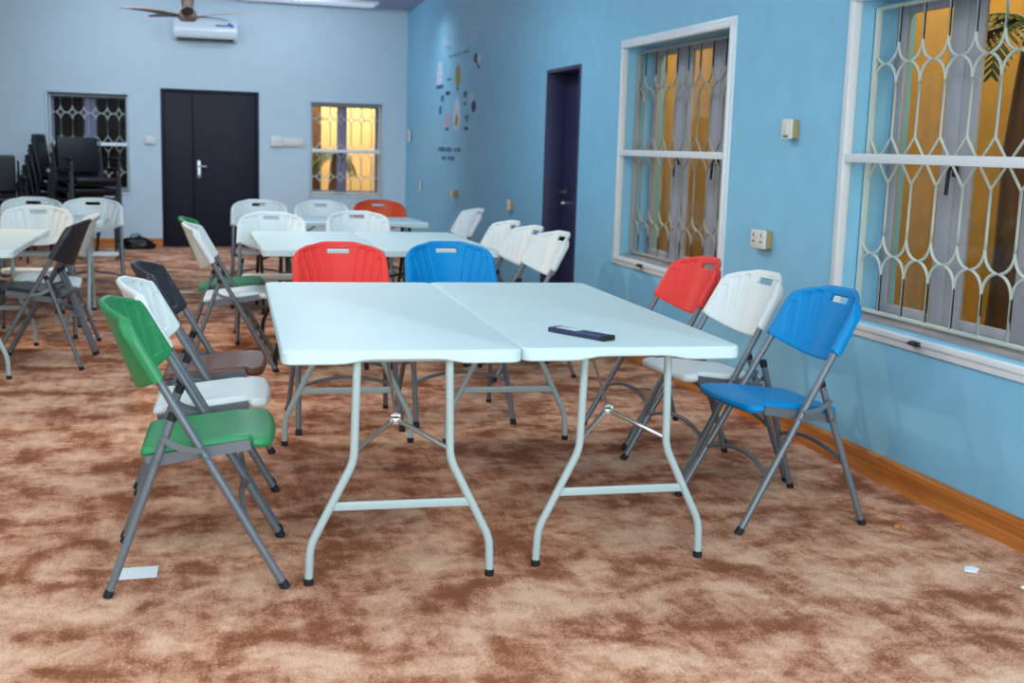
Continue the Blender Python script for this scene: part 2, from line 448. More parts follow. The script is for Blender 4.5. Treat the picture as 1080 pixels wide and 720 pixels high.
# ------------------------------------------------------------------ folding tables
def rrect(w, l, r, n=6):
    pts = []
    for cx, cy, a0 in ((w/2-r, l/2-r, 0), (-w/2+r, l/2-r, PI/2), (-w/2+r, -l/2+r, PI), (w/2-r, -l/2+r, 1.5*PI)):
        for k in range(n+1):
            a = a0+PI/2*k/n; pts.append((cx+r*math.cos(a), cy+r*math.sin(a)))
    return pts

def densify(poly, step):
    out = []
    for i, p in enumerate(poly):
        q = poly[(i+1) % len(poly)]; d = math.dist(p, q); k = max(1, round(d/step))
        out += [(p[0]+(q[0]-p[0])*t/k, p[1]+(q[1]-p[1])*t/k) for t in range(k)]
    return out

def table_top(w, l):
    """blow-moulded top: eased upper edge and a skirt that arches up between the legs"""
    base = densify(rrect(w, l, .035), .03); n = len(base)
    def skirt(x, y):
        if abs(y) > l/2-.03: return .697 + .013*(1-sstep(w*.14, w*.27, abs(x)))
        return .697 + .008*(1-sstep(l*.34, l*.42, abs(y)))
    def inset(p, d):
        return (p[0]*(1-2*d/w), p[1]*(1-2*d/l))
    rows = [[(*inset(p, .012), .7400) for p in base], [(*inset(p, .004), .7385) for p in base], [(*inset(p, 0), .733) for p in base],
            [(*inset(p, 0), skirt(*p)+.004) for p in base], [(*inset(p, .004), skirt(*p)) for p in base], [(*inset(p, .016), skirt(*p)) for p in base], [(*inset(p, .02), .716) for p in base]]
    vs = [v for r in rows for v in r]; fs = [tuple(range(n)), tuple((len(rows)-1)*n+i for i in range(n))[::-1]]
    for j in range(len(rows)-1):
        for i in range(n): fs.append((j*n+i, (j+1)*n+i, (j+1)*n+(i+1) % n, j*n+(i+1) % n))
    return MB().add(vs, fs)

def folding_table(label, loc, rz, w, l, ins, group, leg='table_leg'):
    """loc = centre of the top on the floor; l runs along local y"""
    t = thing('folding_table', label, 'table', loc, rz, group)
    table_top(w, l).build('tabletop', 'table_top', t, angle=30)
    s = .282*w/.737
    for e in (-1, 1):
        y = e*(l/2-ins)
        for k in (-1, 1):
            pts = fillet([(k*.142, y, .715), (k*.150, y, .39), (k*s, y, .125), (k*(s+.004), y, .018)], .034, 6)
            lg = MB().tube(pts, .0132, 12).build('leg', leg, t)
            MB().lathe([(.0120, .022), (.0146, .022), (.0152, .004), (.014, 0)], 14, (k*(s+.004), y, 0)).build('foot_cap', 'rubber', lg)
        cb = MB().rbox((-s*.79, y-.006, .235), (s*.79, y+.006, .262), .003)
        for k in (-1, 1): cb.tube([(k*s*.70, y-.0075, .249), (k*s*.70, y+.0075, .249)], .005, 8)
        cb.build('crossbar', leg, t)
        yi = y - e*.17
        br = MB()
        for k in (-1, 1): br.tube([(k*.150, y, .42), (k*.012, yi, .475)], .0085, 8)
        br.build('brace', 'galv' if leg == 'table_leg' else leg, t)
        lk = MB().rbox((-.012, yi-.005, .462), (.012, yi+.005, .484), .002)
        lk.tube([(.013*math.cos(a*PI/8), yi, .487+.014*math.sin(a*PI/8)) for a in range(16)], .0028, 6, closed=True)
        lk.tube([(0, yi, .49), (0, yi-e*.32, .712)], .005, 8); lk.tube([(-.015, yi, .492), (.015, yi, .492)], .007, 8)
        lk.build('brace_lock', 'galv' if leg == 'table_leg' else leg, t)
        MB().tube([(-.17, y, .712), (.17, y, .712)], .013, 10).build('hinge_bar', leg, t)
    return t

def table_from(label, x, y, a, w, l, ins, group, leg='table_leg'):
    """from near-left corner and turn"""
    c, s = math.cos(a), math.sin(a)
    return folding_table(label, (x + c*w/2 - s*l/2, y + s*w/2 + c*l/2, 0), a, w, l, ins, group, leg)

G1 = 'white folding tables'
table_from('white folding table nearest the viewer, its tabletop bare, beside the green chair', .283, 3.512, -.041, .738, 1.81, .03, G1)
table_from('white folding table with a flat navy case lying on top, beside the right chairs', 1.0255, 3.500, -.036, .735, 1.80, .075, G1)
table_from('white folding table behind the red chair at the far end of the front tables', .452, 6.945, -.005, .705, 1.46, .12, G1, 'black_steel')
table_from('white folding table behind the blue chair at the far end of the front tables', 1.159, 6.943, -.012, .705, 1.50, .12, G1, 'black_steel')
folding_table('white folding table set crosswise farthest back, beside the red-orange chair', (1.215, 9.79, 0), PI/2+.03, .74, 1.44, .12, G1, 'black_steel')
table_from('white folding table at the left edge in front of the black folding chair', -1.56, 6.80, -.02, .70, 1.56, .22, G1)
folding_table('white folding table set crosswise at left, before the stacked black chairs', (-1.29, 9.50, 0), PI/2, .74, 1.5, .12, G1)

# ------------------------------------------------------------------ folding chairs
TB = lambda z, s: Vector((.26-.565*z, s*(.245-.035*z/.86), z))        # side tube centre line at height z
TDIR = Vector((-.565, 0, 1)).normalized(); NRM = Vector((1, 0, .565)).normalized()

def chair_back():
    Wd, Ls, Lt = .244, .128, .237
    us = []
    nu, nv = 141, 76
    for i in range(nu):
        a = -1+2*i/(nu-1); us.append(math.copysign(1-(1-abs(a))**1.25, a))
    slot_u = .058/Wd
    iu = [min(range(nu), key=lambda i: abs(us[i]-q)) for q in (-slot_u, slot_u)]
    us[iu[0]], us[iu[1]] = -slot_u, slot_u
    s_lo, s_hi = .189, .215
    top = lambda u: Ls + (Lt-Ls)*math.sqrt(max(0, 1-abs(u)**5)) + .011*(1-sstep(.30, .60, abs(u)))
    bot = lambda u: -.012*(1-u*u)
    tt = top(0)
    vv = []
    for j in range(nv):
        a = -1+2*j/(nv-1); b = math.copysign(1-(1-abs(a))**1.25, a); vv.append((b+1)/2)
    jl = [min(range(nv), key=lambda j: abs(vv[j]*tt-q)) for q in (s_lo, s_hi)]
    vv[jl[0]], vv[jl[1]] = s_lo/tt, s_hi/tt
    P0 = Vector((.26-.565*.648, 0, .648))
    petals = [((.082, .034), (.118, .200), .0215), ((.124, .034), (.160, .188), .0195), ((.166, .034), (.193, .145), .0165)]
    def pet(X, S):
        r = 0
        for (a, b, w) in petals:
            ax, ay = a; bx, by = b; dx, dy = bx-ax, by-ay; L2 = dx*dx+dy*dy
            t = max(0, min(1, ((X-ax)*dx+(S-ay)*dy)/L2)); dd = math.hypot(X-ax-t*dx, S-ay-t*dy)
            if t <= 0: dd = max(abs((X-ax)*dy-(S-ay)*dx)/math.sqrt(L2), (ay-S)*1.6)
            r = max(r, sstep(0, .0045, w-dd))
        return r
    def pt(i, j, side):
        u = us[i]; tp, bt = top(u), bot(u); s = bt + (tp-bt)*vv[j]
        X = u*(Wd - .012*max(0, s)/Lt); d = min((1-abs(u))*Wd*1.02, s-bt, tp-s)
        e = math.sqrt(max(0, 1-(1-min(max(d, 0)/.013, 1))**2))
        rim = 1-sstep(.016, .036, min((1-abs(u))*Wd, tp-s)); side_rim = 1-sstep(.034, .043, (1-abs(u))*Wd)
        half = .0068 + .003*rim + .0095*side_rim
        k = max(0, min(1, s/Lt)); bow = (.094-.032*k)*(1-min(1, abs(u)/.81)**2.0)
        off = half*e if side > 0 else -half*e
        if side > 0: off -= .0055*pet(abs(X), s)
        else: off -= -.008*sstep(0, .005, min(.014-abs(abs(X)-.135), s-.05, .16-s))
        return P0 + TDIR*s + NRM*off + Vector((-bow*(1-.13*(1-k)), X, -bow*.49*(1-k)))
    hole = lambda i, j: iu[0] <= i < iu[1] and jl[0] <= j < jl[1]
    mb = double_surface(nu, nv, lambda i, j: pt(i, j, 1), lambda i, j: pt(i, j, -1), hole)
    return mb

def chair_seat():
    nx, ny = 44, 36
    ease = lambda n: [math.copysign(1-(1-abs(a))**1.5, a) for a in (-1+2*k/(n-1) for k in range(n))]
    xs = [(.5+.5*a) for a in ease(nx)]; ys = ease(ny)
    xr, xf = -.168, .236
    def hw(x):
        w = .186 + .028*sstep(.150, .172, x)
        if x > xf-.06: w *= .80+.20*math.sqrt(max(0, 1-((x-xf+.06)/.06)**2))
        if x < xr+.035: w *= .86+.14*math.sqrt(max(0, 1-((xr+.035-x)/.035)**2))
        return w
    def pt(i, j, side):
        v = ys[j]
        x = xr + (xf-xr)*xs[i]; xx = x - .014*v*v*sstep(.12, .236, x)
        w = hw(x); y = v*w
        d = min((1-abs(v))*w, x-xr, xf-x); e = math.sqrt(max(0, 1-(1-min(max(d, 0)/.016, 1))**2))
        mid = .418 + .125*(x-xr) - .020*sstep(.10, .24, x)
        th = .019 + .001*sstep(.12, .2, x)
        dish = .005*(1-v*v)*sstep(-.18, -.05, x)*(1-sstep(.08, .22, x))
        ribs = .0018*sstep(0, .006, .012-abs(abs(y)-.09))*sstep(-.12, -.1, x)*(1-sstep(.06, .09, x))
        return Vector((xx, y, mid + (th*e - dish - ribs if side > 0 else -th*.72*e)))
    return double_surface(nx, ny, lambda i, j: pt(i, j, 1), lambda i, j: pt(i, j, -1))

MESH = {}
MESH['backrest'] = chair_back().mesh('backrest'); MESH['seat'] = chair_seat().mesh('seat')
COLM = {}
def coloured(part, col):
    if (part, col) not in COLM:
        me = MESH[part].copy(); me.materials.clear(); me.materials.append(M[col]); COLM[(part, col)] = me
    return COLM[(part, col)]

def folding_chair(label, col, seat_col=None, group=None, loc=(0, 0, 0), rz=0):
    """faces local +x; origin on the floor between its four feet"""
    t = thing('folding_chair', label, 'chair', loc, rz, group)
    link('seat', coloured('seat', seat_col or col), t); link('backrest', coloured('backrest', col), t)
    for s in (-1, 1):
        lg = MB().tube([TB(.012, s), TB(.45, s), TB(.765, s)], .0135, 12).build('front_leg', 'chair_tube', t)
        MB().tube([TB(.0, s)+Vector((.002, 0, .0)), TB(.022, s)], .0153, 12).build('foot_cap', 'rubber', lg)
        R = lambda z: Vector((-.262+.358*z, s*(.252-.085*z), z))
        lg = MB().tube([R(.012), R(.25), R(.545)], .0125, 12).build('rear_leg', 'chair_tube', t)
        MB().tube([R(.0)-Vector((.001, 0, 0)), R(.022)], .0143, 12).build('foot_cap', 'rubber', lg)
        MB().tube([R(.525), R(.548)], .0145, 12).build('leg_sleeve', 'rubber', lg)
        ra = MB(); y0, y1 = s*.188, s*.2025                     # side channel under the seat
        a, b = Vector((-.150, 0, .398)), Vector((.158, 0, .443)); n = Vector((-.1446, 0, .99))
        prof = [(0, 0), (0, .017), (.31, .017), (.31, -.014), (.02, -.017)]
        dirv = (b-a).normalized()
        ra.add([a+dirv*p+n*q+Vector((0, yy, 0)) for yy in (y0, y1) for p, q in prof],
               [(0, 1, 2, 3, 4), (9, 8, 7, 6, 5)] + [(i, (i+1) % 5, 5+(i+1) % 5, 5+i) for i in range(5)])
        rail = ra.build('seat_rail', 'chair_tube', t)
        for p, zz, yo in ((TB(.412, s), .412, .014), (R(.402), .402, .0125)):
            MB().tube([p+Vector((0, s*yo*.8, 0)), p+Vector((0, s*(yo+.005), 0))], [.0075, .005], 10).build('bolt', 'chair_tube', rail)
        la = MB()                                              # curved locking arm above the seat
        p, q = Vector((-.094, s*.232, .474)), Vector((.012, s*.2425, .440)); pr = []
        for k in range(11):
            u = k/10; c = p.lerp(q, u) - Vector((.005, 0, .009))*math.sin(PI*u)
            pr.append(c)
        vs = []; fs = []
        for k, c in enumerate(pr):
            tg = (pr[min(10, k+1)]-pr[max(0, k-1)]).normalized(); n2 = Vector((-tg.z, 0, tg.x)).normalized()*.009
            vs += [c-n2, c+n2, c+n2+Vector((0, s*.004, 0)), c-n2+Vector((0, s*.004, 0))]
        for k in range(10):
            for m in range(4): fs.append((k*4+m, k*4+(m+1) % 4, k*4+4+(m+1) % 4, k*4+4+m))
        fs += [(0, 1, 2, 3), (43, 42, 41, 40)]
        la.add(vs, fs)
        for c in (pr[0], pr[-1]): la.tube([c-Vector((0, s*.006, 0)), c+Vector((0, s*.007, 0))], .0085, 10)
        la.build('locking_arm', 'chair_tube', t)
    def arch(A, B, rise, r):
        pts = []
        for k in range(13):
            u = k/12; pts.append(A.lerp(B, u)+Vector(rise)*math.sin(PI*u)**.8)
        return MB().tube(pts, r, 10)
    arch(TB(.20, -1), TB(.20, 1), (-.02, 0, .045), .0085).build('stretcher', 'chair_tube', t)
    R2 = lambda z, s: Vector((-.262+.358*z, s*(.252-.085*z), z))
    arch(R2(.235, -1), R2(.235, 1), (.012, 0, .045), .0085).build('stretcher', 'chair_tube', t)
    return t

D = math.radians
PROTO = {}
def chair(col, x, y, deg, label, group=None, seat_col=None):
    k = (col, seat_col)
    if k not in PROTO:
        PROTO[k] = folding_chair(label, col, seat_col, group, (x, y, 0), D(deg)); return PROTO[k]
    return dup(PROTO[k], (x, y, 0), D(deg), label, group)

G2 = 'folding chairs around the front tables'; G3 = 'folding chairs around the back tables'
chair('p_green', .05, 3.785, -3, 'green folding chair at the front left, slip of paper by its foot', G2)
chair('p_white', .075, 4.34, -3, 'white folding chair between the front green chair and the charcoal chair', G2)
chair('p_black', .10, 4.93, -4, 'charcoal folding chair with warm sheen painted on its seat, third in the left row of the front table', G2, 'p_warm_sheen')
chair('p_red', .765, 5.73, -90, 'red folding chair facing the viewer at the far end of the front tables', G2)
chair('p_blue', 1.338, 5.80, -90, 'blue folding chair facing the viewer at the far end of the front tables', G2)
chair('p_red', 2.195, 5.235, 184, 'red folding chair beside the blue wall, under the corner of the window', G2)
chair('p_white', 2.167, 4.585, 185, 'white folding chair between the red and blue chairs by the blue wall', G2)
chair('p_blue', 2.175, 4.005, 183, 'blue folding chair at front right before the large window', G2)
chair('p_white', .30, 7.30, -4, 'side-on white folding chair left of the middle tables, before the black door', G3)
chair('p_green', .28, 7.82, -4, 'green folding chair almost hidden behind the side-on white chair, before the black door', G3)
chair('p_white', .61, 8.285, -92, 'white folding chair at the far left end of the middle tables', G3)
chair('p_white', 1.258, 8.56, -91, 'white folding chair at the far end of the middle tables, below the bright window', G3)
chair('p_white', .645, 10.09, -90, 'white folding chair at left of the crosswise back table, before the black door', G3)
chair('p_white', 1.165, 10.11, -91, 'white folding chair behind the middle of the crosswise back table, under the bright window', G3)
chair('p_orange', 1.72, 10.42, -90, 'red-orange folding chair behind the crosswise back table, nearest the room corner', G3)
chair('p_white', 2.09, 9.42, 186, 'white folding chair alone at the right end of the crosswise back table', G3)
chair('p_white', 1.955, 7.87, 187, 'white folding chair by the blue wall, farthest of three beside the navy door', G3)
chair('p_white', 1.965, 7.37, 187, 'white folding chair by the blue wall, middle of three beside the navy door', G3)
chair('p_white', 1.985, 6.88, 187, 'white folding chair by the blue wall, nearest of three beside the navy door', G3)
chair('p_black', -.805, 7.508, 175, 'black folding chair seen side-on at the left table', G3)
chair('p_white', -.785, 8.02, 182, 'white folding chair behind the black folding chair at the left table', G3)
chair('p_white', -.945, 8.63, -88, 'white folding chair facing the viewer at the far end of the left table', G3)
chair('p_white', -1.12, 9.86, -90, 'white folding chair behind the left crosswise table, half hidden by a white chair', G3)
chair('p_white', -.675, 9.87, -90, 'white folding chair at right behind the left crosswise table, before the stacked black chairs', G3)

# ------------------------------------------------------------------ stacked black visitor chairs
def visitor_chair(label, loc, rz, group):
    t = thing('visitor_chair', label, 'chair', loc, rz, group)
    s = MB().rbox((-.22, -.235, .40), (.24, .235, .47), .03, 4); s.build('seat', 'vinyl', t)
    bk = MB(); bm = bmesh.new(); bmesh.ops.create_cube(bm, size=1)
    for v in bm.verts: v.co = Vector((v.co.x*.05, v.co.y*.47, v.co.z*.40))
    bmesh.ops.bevel(bm, geom=bm.edges[:], offset=.024, segments=4, profile=.5, affect='EDGES')
    bk.bm(bm, Matrix.Translation((-.25, 0, .70)) @ Matrix.Rotation(-.14, 4, 'Y')); bk.build('backrest', 'vinyl', t)
    for k in (-1, 1):
        y = k*.265
        MB().tube(fillet([(.23, y, .012), (.20, y, .64), (-.06, y, .66)], .05), .012, 8).build('front_leg', 'black_steel', t)
        MB().tube(fillet([(-.27, y, .012), (-.20, y, .44), (-.285, y, .84)], .06), .012, 8).build('rear_leg', 'black_steel', t)
        MB().rbox((-.10, y-.022, .655), (.20, y+.022, .685), .012, 3).build('armrest', 'vinyl', t)
    fr = MB()
    for xx in (-.18, .2): fr.tube([(xx, -.265, .395), (xx, .265, .395)], .01, 8)
    for k in (-1, 1): fr.tube([(-.2, k*.2, .392), (.21, k*.2, .392)], .01, 8)
    fr.build('seat_frame', 'black_steel', t)
    return t
vis = None
def stack(x, y, deg, n, desc, dz=.145, lean=.038):
    global vis
    pos = ['lowest', 'second from bottom', 'third from bottom', 'second from top', 'topmost'] if n == 5 else ['lowest', 'middle', 'topmost']
    c, s = math.cos(D(deg)), math.sin(D(deg))
    for k in range(n):
        loc = (x+c*lean*k, y+s*lean*k, dz*k); lab = 'black padded visitor chair, %s of the stack %s' % (pos[k], desc)
        if vis is None: vis = visitor_chair(lab, loc, D(deg), 'stacked black visitor chairs')
        else: dup(vis, loc, D(deg), lab, 'stacked black visitor chairs')
stack(-1.03, 13.90, -62, 5, 'below the left back window', .11)
stack(-1.42, 14.62, -8, 5, 'seen side-on, left of the window', .115)
stack(-1.86, 13.45, -75, 3, 'at the left edge', .115)

# crumpled black bag on the floor by the back wall
bm = bmesh.new(); bmesh.ops.create_icosphere(bm, subdivisions=4, radius=1)
for v in bm.verts:
    n = v.co.normalized(); k = 1+.10*math.sin(7*n.x+3*n.y)+.07*math.sin(11*n.y+5*n.z)+.05*math.sin(17*n.x*n.z)
    v.co = Vector((n.x*.20*k, n.y*.13*k, max(0, n.z*.11*k+.035)))
b = MB(); b.bm(bm); bag = b.build('bag', 'vinyl', None, (-.52, 15.30, 0))
tag(bag, 'small crumpled black bag on the floor against the back wall skirting', 'bag')
hd = MB().tube([(-.08, 0, .13), (-.05, .01, .17), (.02, .02, .18), (.07, .01, .13)], .008, 8).build('bag_handle', 'vinyl', bag)

# ------------------------------------------------------------------ small things on table and floor
c = thing('flat_case', 'flat dark navy case lying on the right front table', 'case', (1.288, 3.725, .7402), math.radians(-62))
MB().rbox((-.125, -.030, 0), (.125, .030, .017), .004).build('case_body', 'navy', c)
MB().rbox((.118, -.0305, -.0003), (.131, .0305, .0175), .004).build('end_cap', 'rubber', c)
MB().rbox((-.10, -.018, .0168), (-.005, .020, .0182), .0006).build('painted_glare', 'ac_white', c)  # white glare on the glossy top, painted as a thin pale plate
p = MB()
p.add([(-.072, -.052, .002), (.070, -.048, .002), (.074, .050, .003), (-.060, .047, .003), (-.072, -.052, .0035), (.070, -.048, .0035), (.074, .050, .0045), (-.060, .047, .0045)],
      [(3, 2, 1, 0), (4, 5, 6, 7), (0, 1, 5, 4), (1, 2, 6, 5), (2, 3, 7, 6), (3, 0, 4, 7)])
tag(p.build('paper_slip', 'paper', None, (-.157, 3.737, 0), smooth=False), 'white slip of paper on the carpet under the front foot of the green chair', 'paper')
def scrap(name, label, cat, loc, r, mat, seed):
    rnd = random.Random(seed); n = 9; mb = MB(); top = []; bot = []
    for k in range(n):
        a = 2*PI*k/n; q = r*(.6+.6*rnd.random()); z = .004+.008*rnd.random()
        top.append((q*math.cos(a), q*math.sin(a), z+.002)); bot.append((q*math.cos(a), q*math.sin(a), z-.004))
    mb.add(top+bot+[(0, 0, .014), (0, 0, .001)], [(i, (i+1) % n, 2*n) for i in range(n)] + [((i+1) % n+n, i+n, 2*n+1) for i in range(n)] + [(i, n+i, n+(i+1) % n, (i+1) % n) for i in range(n)])
    return tag(mb.build(name, mat, None, loc), label, cat)
scrap('paper_scrap', 'crumpled white scrap on the carpet at front right, by the skirting', 'paper', (2.54, 3.25, 0), .028, 'paper', 3)
scrap('leaf_crumb', 'tiny orange-brown crumb on the carpet near the right skirting', 'crumb', (2.555, 3.70, 0), .012, 'baseboard', 5)
scrap('lint_fleck', 'tiny pale fleck on the carpet at the right edge', 'lint', (2.60, 3.06, 0), .010, 'paper', 9)
tag(MB().rbox((-.11, -.02, .001), (.11, .02, .012), .003).build('paper_strip', 'paper', None, (.0, 10.9, 0)), 'small white paper strip on the carpet left of the side-on white chair', 'paper')

# ------------------------------------------------------------------ air conditioner and fan
ac = thing('air_conditioner', 'white split air conditioner high on the back wall above the black door', 'air conditioner', (.335, YB, 2.552), math.radians(-1.5))
prof = [(0, .0), (-.13, .0), (-.185, .035), (-.195, .09), (-.19, .20), (-.175, .225), (0, .232)]
bd = MB(); bd.prism([(y, z) for y, z in prof], -.375, .375, axis=0)
bo = bd.build('body', 'ac_white', ac, angle=50)
fp = MB().prism([(-.186, .058), (-.199, .09), (-.196, .20), (-.180, .222), (-.178, .215), (-.188, .19), (-.19, .09), (-.18, .06)], -.368, .368, axis=0); fp.build('front_panel', 'ac_white', ac)
MB().rbox((-.335, -.182, -.006), (.335, -.05, .018), .004).build('air_outlet', 'dark_slot', ac)
st = MB().rbox((.12, -.2005, .165), (.30, -.196, .187), .002)
for xx, zz, rr in ((.285, .196, .02), (.318, .176, .02)):
    st.tube([(xx, -.2005, zz), (xx, -.195, zz)], rr, 18)
st.build('logo_sticker', 'ac_blue', ac)

fan = thing('ceiling_fan', 'brown five-bladed ceiling fan hanging in front of the air conditioner', 'ceiling fan', (.105, 13.1, 2.60))
MB().lathe([(.02, -.05), (.075, -.045), (.10, -.015), (.10, .02), (.085, .06), (.03, .085)], 28).build('motor_housing', 'fan_wood', fan)
MB().tube([(0, 0, .07), (0, 0, ZC-2.60-.05)], .014, 12).build('downrod', 'fan_wood', fan)
MB().lathe([(.02, ZC-2.60-.09), (.055, ZC-2.60-.05), (.065, ZC-2.60)], 24).build('canopy', 'fan_wood', fan)
MB().lathe([(.055, .075), (.062, .12), (.075, .20), (.02, .21)], 24).build('coupling_cover', 'fan_wood', fan)
bm_pts = []
for k in range(15):
    u = k/14; x = .09+.60*u; wdt = .034+.026*math.sin(PI*min(1, u*1.15)**.8) - .022*sstep(.75, 1, u)
    bm_pts.append((x, wdt, .012*math.sin(PI*u)+.03*u))
def blade():
    mb = MB(); vs = []; fs = []
    for x, w, z in bm_pts:
        for sy in (-1, 0, 1):
            for dz in (0, .010): vs.append((x, sy*w, z+dz+sy*w*.12))
    for k in range(14):
        a, b = k*6, k*6+6
        fs += [(a+1, a+3, b+3, b+1), (a+3, a+5, b+5, b+3), (a, b, b+2, a+2), (a+2, b+2, b+4, a+4), (a, a+1, b+1, b), (a+5, a+4, b+4, b+5)]
    fs += [(0, 2, 3, 1), (2, 4, 5, 3), (84, 85, 87, 86), (86, 87, 89, 88)]
    return mb.add(vs, fs)
bme = blade().mesh('blade', 'fan_wood')
for k in range(5):
    o = link('blade', bme, fan); o.rotation_euler = (0, 0, D(53+72*k))

# ceiling light panel near the back corner
lp = thing('ceiling_light', 'pale flush ceiling light panel near the back right corner', 'light', (1.55, 15.02, ZC))
MB().rbox((-.82, -.22, -.035), (.82, .22, .0), .006).build('light_frame', 'white_frame', lp)
MB().rbox((-.79, -.19, -.040), (.79, .19, -.03), .003).build('diffuser', 'panel', lp)

# ------------------------------------------------------------------ switches and sockets
def plate(name, label, cat, loc, face, w, h, dep, rockers, boxed=True):
    """wall plate; face 'x' looks to -x, face 'y' looks to -y"""
    t = thing(name, label, cat, loc, 0 if face == 'x' else PI/2)
    if boxed: MB().rbox((-dep, -w/2, -h/2), (0, w/2, h/2), .003).build('mounting_box', 'socket_back', t)
    f = MB().rbox((-dep-.012, -w/2-.003, -h/2-.003), (-dep+.001, w/2+.003, h/2+.003), .004).build('face_plate', 'socket', t)
    for (ry, rz_, rw, rh, kind) in rockers:
        o = MB().rbox((-dep-.016, ry-rw/2, rz_-rh/2), (-dep-.010, ry+rw/2, rz_+rh/2), .002)
        if kind == 'rocker': o.build('rocker', 'socket', t)
        else: o.build('socket_hole', 'dark_slot', t)
    return t
plate('light_switch', 'single white light switch on the blue wall between the two large windows', 'switch', (XW, 5.24, 1.485), 'x', .088, .088, .035, [(0, .004, .05, .06, 'rocker'), (0, -.035, .045, .006, 'h')])
plate('power_socket', 'double white power socket low on the blue wall above the white and red chairs', 'socket', (XW, 5.465, .938), 'x', .146, .088, .035,
      [(-.04, -.012, .026, .005, 'h'), (.04, -.012, .026, .005, 'h'), (-.04, .02, .005, .014, 'h'), (.04, .02, .005, .014, 'h'), (-.012, .022, .014, .022, 'rocker'), (.012, .022, .014, .022, 'rocker')])
plate('power_socket', 'white power socket on the blue wall left of the navy door', 'socket', (XW, 10.29, .855), 'x', .088, .088, .03, [(0, -.012, .026, .005, 'h'), (0, .02, .005, .014, 'h')])
plate('power_socket', 'white power socket on the blue wall above the lone white chair', 'socket', (XW, 12.5, .86), 'x', .12, .07, .06, [(0, -.01, .03, .006, 'h'), (0, .016, .006, .012, 'h')])
plate('power_socket', 'small grey power socket on the blue wall below the lettering of the mural', 'socket', (XW, 14.46, .868), 'x', .08, .12, .012, [(0, -.01, .03, .006, 'h')], False)
plate('light_switch', 'small grey switch high on the blue wall right at the back corner', 'switch', (XW, 15.2, 1.475), 'x', .14, .15, .02, [(0, .03, .06, .05, 'rocker'), (0, -.035, .06, .05, 'rocker')], False)
plate('light_switch', 'small white switch on the back wall left of the black door', 'switch', (-.35, YB, 1.325), 'y', .10, .085, .03, [(-.02, 0, .03, .05, 'rocker'), (.02, 0, .03, .05, 'rocker')])
plate('light_switch', 'wide three-gang switch plate on the back wall between door and bright window', 'switch', (1.40, YB, 1.355), 'y', .26, .10, .02, [(-.08, 0, .06, .07, 'rocker'), (0, 0, .06, .07, 'rocker'), (.08, 0, .06, .07, 'rocker')], False)
plate('fan_regulator', 'white fan regulator box on the back wall beside the three-gang switch', 'switch', (1.19, YB, 1.36), 'y', .14, .12, .05, [(0, .0, .05, .05, 'rocker')], False)

# ------------------------------------------------------------------ wall decal mural on the blue wall
mu = thing('wall_decal', 'cluster of colourful drawing and lettering stickers on the blue wall near the back corner', 'wall sticker', (XW, 12.6, 1.9))
def decal(name, mat, polys):
    mb = MB()
    for poly in polys: mb.prism([(y-12.6, z-1.9) for y, z in poly], -.0035, -.0005, axis=0)
    return mb.build(name, mat, mu, smooth=False)
rect = lambda a, b, c, d_: [(a, c), (b, c), (b, d_), (a, d_)]
ell = lambda a, b, c, d_, n=24: [((a+b)/2+(b-a)/2*math.cos(2*PI*k/n), (c+d_)/2+(d_-c)/2*math.sin(2*PI*k/n)) for k in range(n)]
decal('pale_column', 'd_white', [rect(13.36, 13.64, 2.05, 2.13), rect(13.36, 13.64, 2.138, 2.21), rect(13.40, 13.60, 2.218, 2.296)])
decal('dark_base', 'd_teal', [rect(13.30, 13.66, 2.003, 2.037)])
decal('balloon', 'd_yellow', [ell(12.46, 12.69, 1.985, 2.215)]); decal('balloon_stem', 'd_navy', [rect(12.54, 12.60, 1.945, 1.982)])
decal('dash_mark', 'd_teal', [rect(12.90, 13.11, 2.073, 2.089)])
decal('bird', 'd_navy', [ell(11.72, 11.87, 2.19, 2.282), [(11.80, 2.22), (11.70, 2.20), (11.60, 2.125), (11.68, 2.13)]]); decal('bird_belly', 'd_white', [ell(11.58, 11.73, 2.15, 2.26)])
decal('round_spot', 'd_navy', [ell(12.93, 13.17, 1.912, 1.958)])
decal('small_pin', 'd_teal', [rect(13.26, 13.40, 1.85, 1.92)]); decal('small_pin', 'd_teal', [rect(13.38, 13.48, 1.715, 1.805)])
decal('rocket_body', 'd_white', [[(12.57, 1.895), (12.70, 1.80), (12.745, 1.64), (12.66, 1.54), (12.50, 1.54), (12.405, 1.64), (12.45, 1.80)]])
mb = MB(); mb.prism([(y-12.6, z-1.9) for y, z in [(12.58, 1.71), (12.65, 1.65), (12.66, 1.58), (12.55, 1.56), (12.51, 1.65)]], -.0055, -.0032, axis=0); mb.build('rocket_flame', 'd_yellow', mu, smooth=False)
decal('chess_piece', 'd_teal', [rect(12.15, 12.28, 1.862, 1.925), ell(12.15, 12.28, 1.782, 1.812)])
decal('cup', 'd_pale', [rect(11.83, 12.0, 1.80, 1.897)]); decal('navy_ellipse', 'd_navy', [ell(11.74, 11.92, 1.702, 1.82)])  # navy ellipse is part of the print
decal('pink_bottle', 'd_pink', [rect(12.95, 13.16, 1.565, 1.64), rect(12.97, 13.14, 1.645, 1.72)]); decal('bottle_foot', 'd_navy', [rect(12.99, 13.14, 1.532, 1.556)])
decal('plant_leaves', 'd_green', [[(12.12, 1.60), (12.24, 1.69), (12.14, 1.665), (12.11, 1.69), (12.08, 1.665), (12.0, 1.70)]]); decal('plant_pot', 'd_navy', [ell(12.04, 12.23, 1.525, 1.563)])
